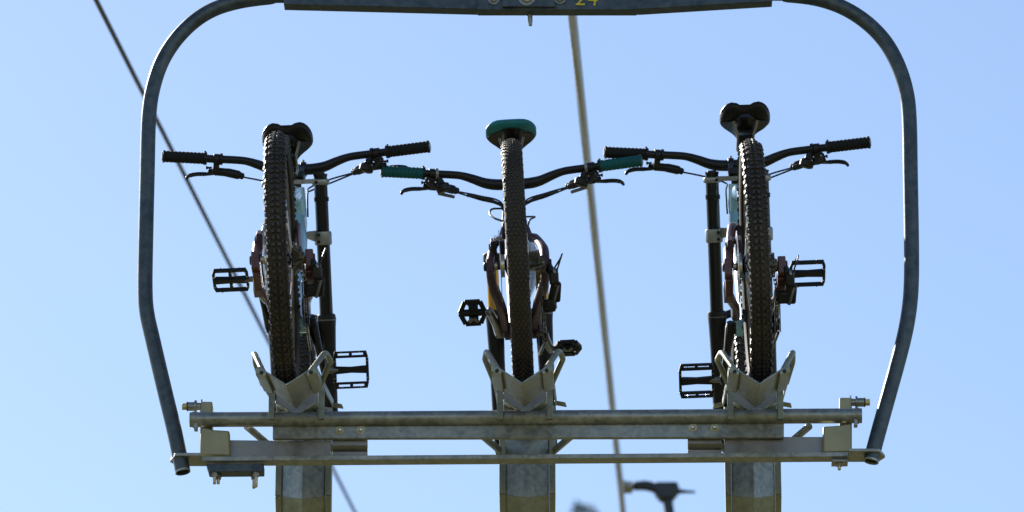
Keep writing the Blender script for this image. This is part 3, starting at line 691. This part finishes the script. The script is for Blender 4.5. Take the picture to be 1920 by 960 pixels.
    # brake caliper over the rotor
    cal = Vector((-0.050, 0.045, RW + (0.085 if dh else 0.080)))
    mb = MB(); mb.box(cal + Vector((-0.013, 0, 0)), (0.017, 0.060, 0.042), RX(R(35))); mb.box(cal + Vector((0.011, 0, 0)), (0.014, 0.050, 0.038), RX(R(35))); mb.box(cal + Vector((0, 0.01, 0.018)), (0.03, 0.03, 0.014), RX(R(35)))
    cl = mb.build('brake_caliper', M['purple'] if dh else M['black'], t, 0.003)
    for q in (-0.018, 0.018):
        MB().rings(cal + Vector((-0.022, q * 0.8, q * 0.55)), (-1, 0, 0), [(0, 0.0065), (0.005, 0.0065)], 12).build('caliper_bolt', M['crank_grey'], cl)
    if not dh:
        mb = MB()
        for i in range(6): mb.box(cal + Vector((-0.010 + i * 0.004, 0.005, 0.030)), (0.0018, 0.03, 0.012), RX(R(35)))
        mb.build('cooling_fins', M['steel'], cl)
    # ---- saddle and seatpost
    sx_, sy, sz = sad[0], sad[1], sad[2]; tilt = R(sad[3])
    sp_top = Vector((sx_, sy + 0.13, sz - 0.066))
    mb = MB(); mb.tube([stt - (sp_top - stt).normalized() * 0.05, sp_top], 0.0155, 14); mb.tube([stt + (sp_top - stt) * 0.0, stt + (sp_top - stt) * 0.35], 0.0175, 14)
    spo = mb.build('seatpost', M['black'], t)
    mb = MB(); mb.box(sp_top + Vector((0, 0, 0.006)), (0.046, 0.038, 0.018), RX(tilt)); mb.box(sp_top + Vector((0, -0.012, -0.012)), (0.024, 0.026, 0.030), RX(tilt)); mb.build('rail_clamp', M['black'], spo, 0.004)
    sv, sf, nu, nv = [], [], 30, 28
    thick = sad[4]; notch = P.get('dip', 0.010); SLn = 0.272
    def hwf(y):
        w_ = 0.0715 + (0.020 - 0.0715) * (lambda q: q * q * (3 - 2 * q))(min(1, max(0, (y - 0.045) / 0.150)))
        return w_
    lc_ = P.get('lobe', 0.036)
    def yrf(X):
        a_ = abs(X)
        if a_ < lc_: return notch * (1 - a_ / lc_) ** 2
        q = min(0.995, (a_ - lc_) / (0.0722 - lc_)); return P.get('corner', 0.085) * (1 - math.sqrt(1 - q * q))
    rear_t = P.get('rear_t', 0.055)
    for i in range(nu):
        u = (i / (nu - 1)) ** 1.35; y = u * SLn; hw = hwf(y)
        if u > 0.92: hw *= max(0.12, math.sqrt(max(0, 1 - ((u - 0.92) / 0.08) ** 2)))
        en = math.sqrt(max(0.0, 1 - (1 - min(1, y / rear_t)) ** 2)) * 0.94 + 0.06
        for j in range(nv):
            a_ = 2 * math.pi * j / nv; ca, sa = math.cos(a_), math.sin(a_)
            X = hw * (abs(ca) ** 0.75) * (1 if ca >= 0 else -1); rel = abs(X) / hw
            yy = y + yrf(X * 0.0715 / hw) * (1 - u) ** 3
            if sa >= 0: Z = (P.get('amp', 0.026) * abs(sa) ** 0.75 - P.get('dip2', 0.019) * math.exp(-(X / 0.020) ** 2) * (1 - u)) * en
            else: Z = -thick * (0.45 + 0.55 * max(0, 1 - y / 0.16)) * (abs(sa) ** 0.55) * en
            sv.append(Vector((sx_, sy, sz)) + RX(tilt) @ Vector((X, yy, Z - 0.018 + 0.010 * max(0, 1 - y / 0.10) ** 1.5)))
    for i in range(nu - 1):
        for j in range(nv): sf.append((i * nv + j, i * nv + (j + 1) % nv, (i + 1) * nv + (j + 1) % nv, (i + 1) * nv + j))
    sf += [tuple(range(nv)), tuple(range((nu - 1) * nv, nu * nv))]
    mb = MB(); mb.add(sv, sf); sdl = mb.build('saddle', M[P.get('saddle', 'saddle')], t, ang=75)
    mb = MB(); inset = P.get('inset', 0.009); ptsb = []
    for i in range(14):
        y = P.get('base_y', 0.022) + 0.165 * i / 13; h_ = max(0.012, hwf(y) - inset)
        if i == 0: h_ *= 0.55
        if i == 1: h_ *= 0.86
        ptsb.append((h_, y, -thick * (0.45 + 0.55 * max(0, 1 - y / 0.16)) - 0.018 + 0.010 * max(0, 1 - y / 0.10) ** 1.5 - 0.002))
    bv = []
    for h_, y, z in ptsb:
        yo_ = 0.045 * (1 - y / 0.19) if h_ > 0.05 else 0
        for q in (-1, -0.6, 0, 0.6, 1): bv.append(Vector((sx_, sy, sz)) + RX(tilt) @ Vector((h_ * q, y + (0.03 * abs(q) ** 3) * max(0, 1 - y / 0.12), z)))
    mb.add(bv, [(i * 5 + j, i * 5 + j + 1, i * 5 + j + 6, i * 5 + j + 5) for i in range(13) for j in range(4)])
    n0 = len(mb.v); mb.add([Vector(v) + Vector((0, 0, 0.010)) for v in bv], [(i * 5 + j + 5, i * 5 + j + 6, i * 5 + j + 1, i * 5 + j) for i in range(13) for j in range(4)])
    rim_ = [j for j in range(5)] + [i * 5 + 4 for i in range(1, 14)] + [13 * 5 + j for j in (3, 2, 1, 0)] + [i * 5 for i in range(12, 0, -1)]
    mb.f += [(rim_[i], rim_[(i + 1) % len(rim_)], rim_[(i + 1) % len(rim_)] + n0, rim_[i] + n0) for i in range(len(rim_))]
    mb.build('saddle_base', M['black_gloss'], sdl, ang=50)
    for s in (-1, 1):
        MB().tube([Vector((sx_, sy, sz)) + RX(tilt) @ Vector(p) for p in smooth([(s * 0.034, 0.040, -0.040), (s * 0.029, 0.060, -0.052), (s * 0.022, 0.095, -0.062), (s * 0.022, 0.17, -0.062), (s * 0.014, 0.235, -0.030)], 5)], 0.0036, 8).build('saddle_rail', M['silver'], sdl)
    # ---- handlebar
    hc = P['bar_c']; hr, hl = P.get('rise', 0.031), P.get('bar_half', 0.390)
    rot = RZ(R(P.get('steer', 0))) @ RY(R(P.get('bar_tilt', 0)))
    hp = lambda x, y, z: hc + rot @ Vector((x, y, z))
    half = [(0, 0, 0), (0.045, 0.0, 0.0), (0.080, -0.002, hr * 0.18), (0.115, -0.006, hr * 0.60), (0.145, -0.010, hr * 0.90), (0.175, -0.015, hr), (0.26, -0.030, hr * 1.02), (hl, -0.055, hr * 1.04)]
    full = [(-x, y, z) for x, y, z in reversed(half[1:])] + half
    path = smooth([hp(*p) for p in full], 5)
    rr = [0.0117 if abs((p - hc).x) > 0.15 else 0.0117 + 0.0048 * min(1, (0.15 - abs((p - hc).x)) / 0.09) for p in path]
    hb_ = MB().tube(path, rr, 14).build('handlebar', M['black'], t)
    gd = Vector((hl - 0.175, -0.040, hr * 0.04)).normalized()
    for s in (-1, 1):
        d_ = rot @ Vector((s * gd.x, gd.y, gd.z)); e_ = hp(s * hl, -0.055, hr * 1.04)
        prof = [(0.003, 0.012), (0.002, 0.0185), (-0.004, 0.0185), (-0.006, 0.0163)]; q = -0.008
        while q > -0.112: prof += [(q, 0.0163), (q - 0.001, 0.0172), (q - 0.008, 0.0172), (q - 0.009, 0.0163)]; q -= 0.0115
        prof += [(-0.118, 0.0163), (-0.119, 0.0185), (-0.128, 0.0185), (-0.129, 0.0122)]
        gm = M['teal_dark'] if P.get('teal') else M['black_soft']
        gp = MB().rings(e_, d_, prof, 16).build('grip', gm, hb_, ang=25)
        MB().rings(e_ - d_ * 0.120, d_, [(-0.008, 0.0192), (0, 0.0192)], 16).build('lock_ring', M['black'], gp)
        MB().tube([e_ - d_ * 0.124, e_ - d_ * 0.124 + Vector((0, 0, 0.024))], 0.0035, 6).build('ring_tab', M['black'], gp)
        MB().rings(e_ + d_ * 0.0032, d_, [(0, 0.013), (0.0015, 0.012)], 14).build('end_plug', M['crank_grey'], gp)
        # brake lever
        q = lambda x, y, z, s=s: hp(s * x, y, z + hr)
        mb = MB()
        mb.rings(q(0.236, -0.025, 0), rot @ Vector((s, -0.18, 0)), [(-0.009, 0.0165), (0.009, 0.0165)], 14)
        mb.bar(q(0.236, -0.025, -0.010), q(0.240, 0.010, -0.018), 0.018, 0.018)
        ang_ = P.get('lever_drop', 0.0)
        mb.tube(smooth([q(0.262, 0.024, -0.014 - ang_), q(0.236, 0.020, -0.018 - ang_), q(0.205, 0.026, -0.020 - ang_), q(0.175, 0.036, -0.024 - ang_), q(0.160, 0.044, -0.026 - ang_)], 4), [0.008] * 3 + [0.0125] * 5 + [0.0135] * 5 + [0.010] * 3 + [0.006], 10)
        lv = mb.build('brake_lever', M['black'], hb_, 0.001)
        mb = MB(); mb.tube(smooth([q(0.246, 0.034, -0.016 - ang_), q(0.270, 0.045, -0.012 - ang_), q(0.300, 0.044, -0.012 - ang_), q(0.322, 0.042, -0.018 - ang_), q(0.331, 0.046, -0.028 - ang_)], 5), [0.0060] * 6 + [0.0068] * 9 + [0.0055] * 3 + [0.0045, 0.004, 0.0035], 8, squash=0.8); mb.build('lever_blade', M['black_gloss'], lv)
        MB().rings(q(0.222, -0.025, 0.0), rot @ Vector((s, -0.18, 0)), [(-0.004, 0.0172), (0.004, 0.0172)], 12).build('clamp_band', M['silver'] if P.get('teal') else M['black'], lv)
        MB().rings(q(0.252, 0.012, -0.008), (s, 0, 0), [(0, 0.003), (0.012, 0.003), (0.012, 0.005), (0.017, 0.005)], 10).build('adjuster_screw', M['black'], lv)
        if P.get('teal'):
            mb = MB(); mb.prism([q(0.224, 0.012, -0.010), q(0.192, 0.018, -0.006), q(0.178, 0.024, -0.020), q(0.222, 0.016, -0.026)], (0, 0.012, 0)); mb.build('lever_cover', M['caliper_blue'], lv, 0.002)
            mb = MB(); mb.bar(q(0.222, 0.035, -0.034), q(0.172, 0.045, -0.044), 0.006, 0.009); mb.build('reservoir_plate', M['silver'], lv, 0.001)
        if s > 0 or P.get('teal'):
            # shifter or dropper pod under the bar
            mb = MB(); mb.rings(q(0.205, -0.012, -0.040), rot @ Vector((0.35 * s, -0.3, 1)), [(-0.014, 0.012), (-0.010, 0.021), (0.008, 0.022), (0.013, 0.014)], 14)
            mb.bar(q(0.205, -0.012, -0.034), q(0.220, -0.020, -0.008), 0.018, 0.016)
            mb.bar(q(0.200, -0.010, -0.040), q(0.165, 0.010, -0.044), 0.012, 0.014)
            sh_ = mb.build('shifter', M['black'], hb_, 0.002)
            mb = MB(); mb.tube(smooth([q(0.215, -0.02, -0.050), q(0.238, -0.035, -0.042), q(0.252, -0.038, -0.030), q(0.246, -0.036, -0.020), q(0.226, -0.026, -0.022)], 5), 0.0048, 8); mb.build('thumb_lever', M['black'], sh_)
        # hoses to the middle
        for k, hz in enumerate(((0, 0.0), (1, -0.012)) if (s > 0 or P.get('teal')) else ((0, 0.0),)):
            i_, dz_ = hz
            a_ = q(0.158, 0.046, -0.027 - ang_) if i_ == 0 else q(0.165, 0.012, -0.045)
            mid = hp(s * 0.10, 0.045, -0.012 + dz_); end = hp(s * 0.035, 0.060, -0.030 + dz_)
            pth = smooth([a_, mid, end, ht1 + Vector((s * 0.034, 0.05, 0.0)), ht0 + Vector((s * 0.034, -0.03, 0.03))], 6)
            MB().tube(pth, 0.0027, 7).build('brake_hose' if i_ == 0 else 'shift_cable', M['hose'], hb_)
        if P.get('teal'):
            MB().tube(smooth([q(0.135, 0.044, -0.040), hp(s * 0.09, 0.046, -0.018), hp(s * 0.03, 0.06, -0.04)], 5), 0.0055, 8).build('cable_sleeve', M['hose'], hb_)
    if P.get('teal'):
        MB().tube(smooth([hp(-0.03, 0.06, -0.05), hp(-0.062, 0.03, -0.065), hp(-0.070, 0.0, -0.095), hp(-0.055, -0.03, -0.125), hp(-0.03, -0.06, -0.15)], 6), 0.0032, 8).build('hose_loop', M['hose'], hb_)
        MB().tube(smooth([hp(0.03, 0.05, -0.085), hp(0.058, 0.02, -0.100), hp(0.062, 0.0, -0.112), hp(0.048, -0.02, -0.130), hp(0.04, -0.05, -0.17)], 6), 0.0028, 8).build('hose_loop', M['hose'], hb_)
    # stem
    mb = MB(); s0 = (upc + stm + HAu * 0.010) if dh else (ht1 + HAu * 0.035)
    for s in (-1, 1):
        mb.bar(s0 + Vector((s * 0.019, 0.005, 0)), hc + Vector((s * 0.019, -0.002, 0)), 0.016, 0.030)
        mb.rings(hc + Vector((s * 0.019, 0, 0)), (1, 0, 0), [(-0.009, 0.0215), (0.009, 0.0215)], 16)
    mb.box(s0 + Vector((0, 0, 0.004)), (0.052, 0.045, 0.020))
    sm = mb.build('stem', M['black'], hb_, 0.002)
    for s in (-1, 1):
        for q in (1, -1): MB().rings(hc + Vector((s * 0.019, -0.010, 0.018 * q)), (0, 0, 1), [(0, 0.004), (0.007, 0.004)], 8).build('stem_bolt', M['silver'], sm)
    # ---- cranks and pedals
    ca = R(crank); cl_ = 0.168
    for s in (-1, 1):
        an = ca if s < 0 else ca + math.pi
        v = Vector((0, -math.cos(an), math.sin(an)))          # crank angle 0 points to the rear
        b0 = BB + Vector((s * 0.060, 0, 0)); b1 = BB + v * cl_ + Vector((s * 0.083, 0, 0))
        n_ = Vector((0, -v.z, v.y))
        mb = MB(); mb.tube([b0 - v * 0.018, b0, b0 * 0.6 + b1 * 0.4, b1, b1 + v * 0.014], [0.013, 0.021, 0.0155, 0.0145, 0.010], 10, squash=0.72)
        mb.rings(BB + Vector((s * 0.040, 0, 0)), (s, 0, 0), [(0, 0.019), (0.03, 0.019)], 16)
        arm = mb.build('crank_arm', M[P.get('crank_m', 'black')], t)
        pc = b1 + Vector((s * P.get('ped_x', 0.076), 0, 0))
        MB().tube([b1 + Vector((s * 0.004, 0, 0)), pc - Vector((s * 0.036, 0, 0))], [0.0085, 0.0075], 12).build('pedal_axle', M['crank_grey'], arm)
        pk = P.get('pedal', ('plain', 'slotted'))[0 if s < 0 else 1]
        pdat = FP[pk] if pk in FP else CP
        pd = put('pedal', pdat[0], t, 0.0012, pc, (R(ped[0]), 0, math.pi) if s < 0 else (R(-ped[1]), 0, 0))
        sub = put('traction_pins' if pk in FP else 'clip_jaws', pdat[1], pd); sub['kind'] = 'stuff'
    # chainring, chain, derailleur
    K = 60; vs = []; xr = 0.050; rcr = 0.070
    for s in (0, 0.0022):
        for j in range(K):
            q = 2 * math.pi * j / K; r_ = rcr if j % 2 else rcr - 0.004; vs.append((xr + s, BB.y + math.cos(q) * r_, BB.z + math.sin(q) * r_))
    mb = MB(); mb.add(vs, [tuple(reversed(range(K))), tuple(range(K, 2 * K))] + [(j, (j + 1) % K, (j + 1) % K + K, j + K) for j in range(K)])
    mb.build('chainring', M['black'], t)
    xc = 0.050 if dh else 0.056
    jp = Vector((0.058 if dh else 0.066, 0.030, RW - 0.075 if dh else RW - 0.105)); lp = jp + Vector((0.0, 0.055, -0.062))
    rcas = 0.032
    cpts = []
    def arc(c, r_, a0, a1, n, x): return [Vector((x, c.y + math.cos(R(a0 + (a1 - a0) * i / n)) * r_, c.z + math.sin(R(a0 + (a1 - a0) * i / n)) * r_)) for i in range(n + 1)]
    cpts += arc(BB, rcr, 90, -70, 8, xr + 0.001)
    cpts += [Vector((lp.x, lp.y + 0.012, lp.z - 0.022)), Vector((lp.x, lp.y - 0.018, lp.z - 0.01)), Vector((jp.x, jp.y + 0.018, jp.z - 0.005)), Vector((jp.x, jp.y + 0.005, jp.z + 0.022))]
    cpts += arc(A, rcas, 270, 90, 8, xc)
    cpts.append(cpts[0])
    ch = MB()
    acc = 0
    for i in range(len(cpts) - 1):
        a_, b_ = cpts[i], cpts[i + 1]; L_ = (b_ - a_).length; n_ = max(1, round(L_ / 0.0127)); 
        for j in range(n_):
            p0, p1 = a_ + (b_ - a_) * (j / n_), a_ + (b_ - a_) * ((j + 1) / n_); acc += 1
            w_ = 0.0066 if acc % 2 else 0.0046; ux = Vector((1, 0, 0)); dd_ = (p1 - p0).normalized()
            for s in (-1, 1): ch.bar(p0 + ux * (s * w_ / 2) - dd_ * 0.002, p1 + ux * (s * w_ / 2) + dd_ * 0.002, 0.0011, 0.008, up=dd_.cross(ux))
            ch.tube([p0 - ux * 0.0036, p0 + ux * 0.0036], 0.003, 6)
    cho = ch.build('chain', M['chain'], t); cho['kind'] = 'stuff'
    dx = xo + 0.012
    mb = MB(); mb.bar(A + Vector((dx - 0.006, 0.0, -0.005)), A + Vector((dx + 0.004, -0.014, -0.034)), 0.018, 0.022)
    mb.box(A + Vector((dx + 0.010, 0.002, -0.045)), (0.026, 0.034, 0.038), RX(R(20)))
    mb.prism([A + Vector((dx + 0.004, -0.004, -0.045)), A + Vector((dx + 0.030, 0.0, -0.060)), A + Vector((dx + 0.024, 0.032, -0.105)), A + Vector((dx - 0.012, 0.036, -0.100))], (0, 0.018, 0.008))
    mb.box(Vector((jp.x + 0.016, jp.y + 0.010, jp.z - 0.004)), (0.034, 0.036, 0.034), RX(R(30)))
    de = mb.build('rear_derailleur', M['black'], t, 0.006)
    MB().rings(A + Vector((dx + 0.014, -0.016, -0.032)), (0.3, -1, 0), [(0, 0.008), (0.004, 0.008), (0.005, 0.005)], 12).build('pivot_bolt', M['crank_grey'], de)
    mb = MB(); mb.bar(A + Vector((dx + 0.020, 0.004, -0.066)), A + Vector((dx + 0.004, 0.028, -0.108)), 0.006, 0.010); mb.build('parallelogram_plate', M['crank_grey'], de, 0.001)
    MB().rings(Vector((jp.x + 0.033, jp.y + 0.010, jp.z - 0.004)), (1, 0, 0), [(0, 0.010), (0.003, 0.009)], 14).build('clutch_cap', M['crank_grey'], de)
    mb = MB()
    for s in (-1, 1): mb.bar(jp + Vector((s * 0.0065, -0.012, 0.014)), lp + Vector((s * 0.0065, 0.014, -0.018)), 0.0025, 0.022, up=(0, 1, 1))
    mb.build('pulley_cage', M['black'], de, 0.0005)
    for q in (jp, lp): MB().rings(q - Vector((0.003, 0, 0)), (1, 0, 0), [(0, 0.0195), (0.006, 0.0195)], 14).build('pulley', M['black_soft'], de)
    MB().tube(smooth([A + Vector((dx + 0.012, -0.012, -0.05)), A + Vector((dx + 0.028, -0.030, -0.010)), A + Vector((dx + 0.036, -0.020, 0.018)), A + Vector((dx + 0.030, 0.02, 0.022)), A + Vector((dx + 0.006, 0.06, 0.0)), A + Vector((0.07, 0.16, -0.01)), Vector((0.05, 0.36, RW + 0.02))], 6), 0.0024, 7).build('derailleur_cable', M['hose'], de)
    MB().tube(smooth([cal + Vector((-0.012, 0.02, 0.02)), cal + Vector((-0.014, 0.07, 0.01)), Vector((-0.062, 0.20, RW + 0.03)), Vector((-0.05, 0.38, RW + 0.04))], 6), 0.0026, 7).build('rear_brake_hose', M['hose'], t)
    mb = MB(); mb.bar(A + Vector((dx + 0.006, 0.004, -0.02)), A + Vector((dx + 0.016, 0.01, -0.066)), 0.009, 0.012); mb.build('derailleur_link', M['maroon'] if dh else M['gold'], de, 0.001)
    return t

BIKES = [
    bike('downhill bike with low black saddle behind its rear tyre, standing in the left-hand tray', 'dh', (529.5, 486), 2.2, 27.5, (9, 66), (0.014, 0.09, 0.818, -3, 0.026),
         dict(frame='blue_frame', stay='maroon', pitch=2.0, bar_c=Vector((0.005, 0.925, 1.085)), bar_tilt=0.4, dip=0.022, pedal=('divided', 'slotted'))),
    bike('trail bike with teal saddle and teal grips standing in the middle tray', 'trail', (970.5, 497), 2.8, -5, (40, 6), (0.002, 0.09, 0.850, 0, 0.010),
         dict(frame='purple', stay='purple', pitch=2.0, dy=0.14, bar_c=Vector((0.0, 0.92, 1.055)), bar_tilt=0.7, teal=True, saddle='teal', pedal=('clip', 'clip'), ped_x=0.050, crank_m='crank_grey', dip=0.0, amp=0.017, dip2=0.0, lobe=0.030, corner=0.060, leg=0.072, xo=0.076, bar_half=0.382, wb=1.22, rear_t=0.03, inset=0.005, base_y=0.016)),
    bike('downhill bike with high black saddle and silver rails, standing in the right-hand tray', 'dh', (1415.5, 499), 1.9, 217, (42, 17), (0.001, 0.08, 0.892, -3, 0.026),
         dict(frame='blue_frame', stay='maroon', pitch=0.3, dy=0.17, bar_c=Vector((0.004, 0.925, 1.085)), dip=0.022, pedal=('slotted', 'plain'))),
]

# ------------------------------------------------------------------ far tree, only its top reaches into the frame
tb_ = deep(1094, 948, 140.0); gz = SL * tb_.y
tree = thing('pine_tree', 'blurred dark green treetop at the bottom edge below the thick rope', 'tree', (tb_.x, tb_.y, gz))
Ht = tb_.z - gz
tk = MB().tube([(0, 0, -0.3), (0.05, 0, Ht * 0.4), (0, 0.03, Ht * 0.8), (0, 0, Ht * 0.99)], [0.24, 0.18, 0.09, 0.015], 10); tk.build('trunk', M['bark'], tree)
lf = MB()
for i in range(2600):
    h = random.random() ** 0.55
    rad = 0.16 + 2.3 * (1 - h) ** 0.8 * (0.55 + 0.45 * random.random()); an = random.uniform(0, 2 * math.pi); rr_ = rad * math.sqrt(random.random())
    c = Vector((math.cos(an) * rr_, math.sin(an) * rr_, Ht * (0.30 + 0.70 * h) - rr_ * 0.25))
    d = Vector((math.cos(an) + random.uniform(-.6, .6), math.sin(an) + random.uniform(-.6, .6), random.uniform(-.3, .7))).normalized()
    w = d.cross(Vector((random.uniform(-1, 1), random.uniform(-1, 1), 1))).normalized(); L_ = random.uniform(0.12, 0.34)
    lf.add([c, c + d * L_ * 0.5 + w * 0.05, c + d * L_, c + d * L_ * 0.5 - w * 0.05], [(0, 1, 2, 3)])
lf.build('crown', M['needles'], tree)
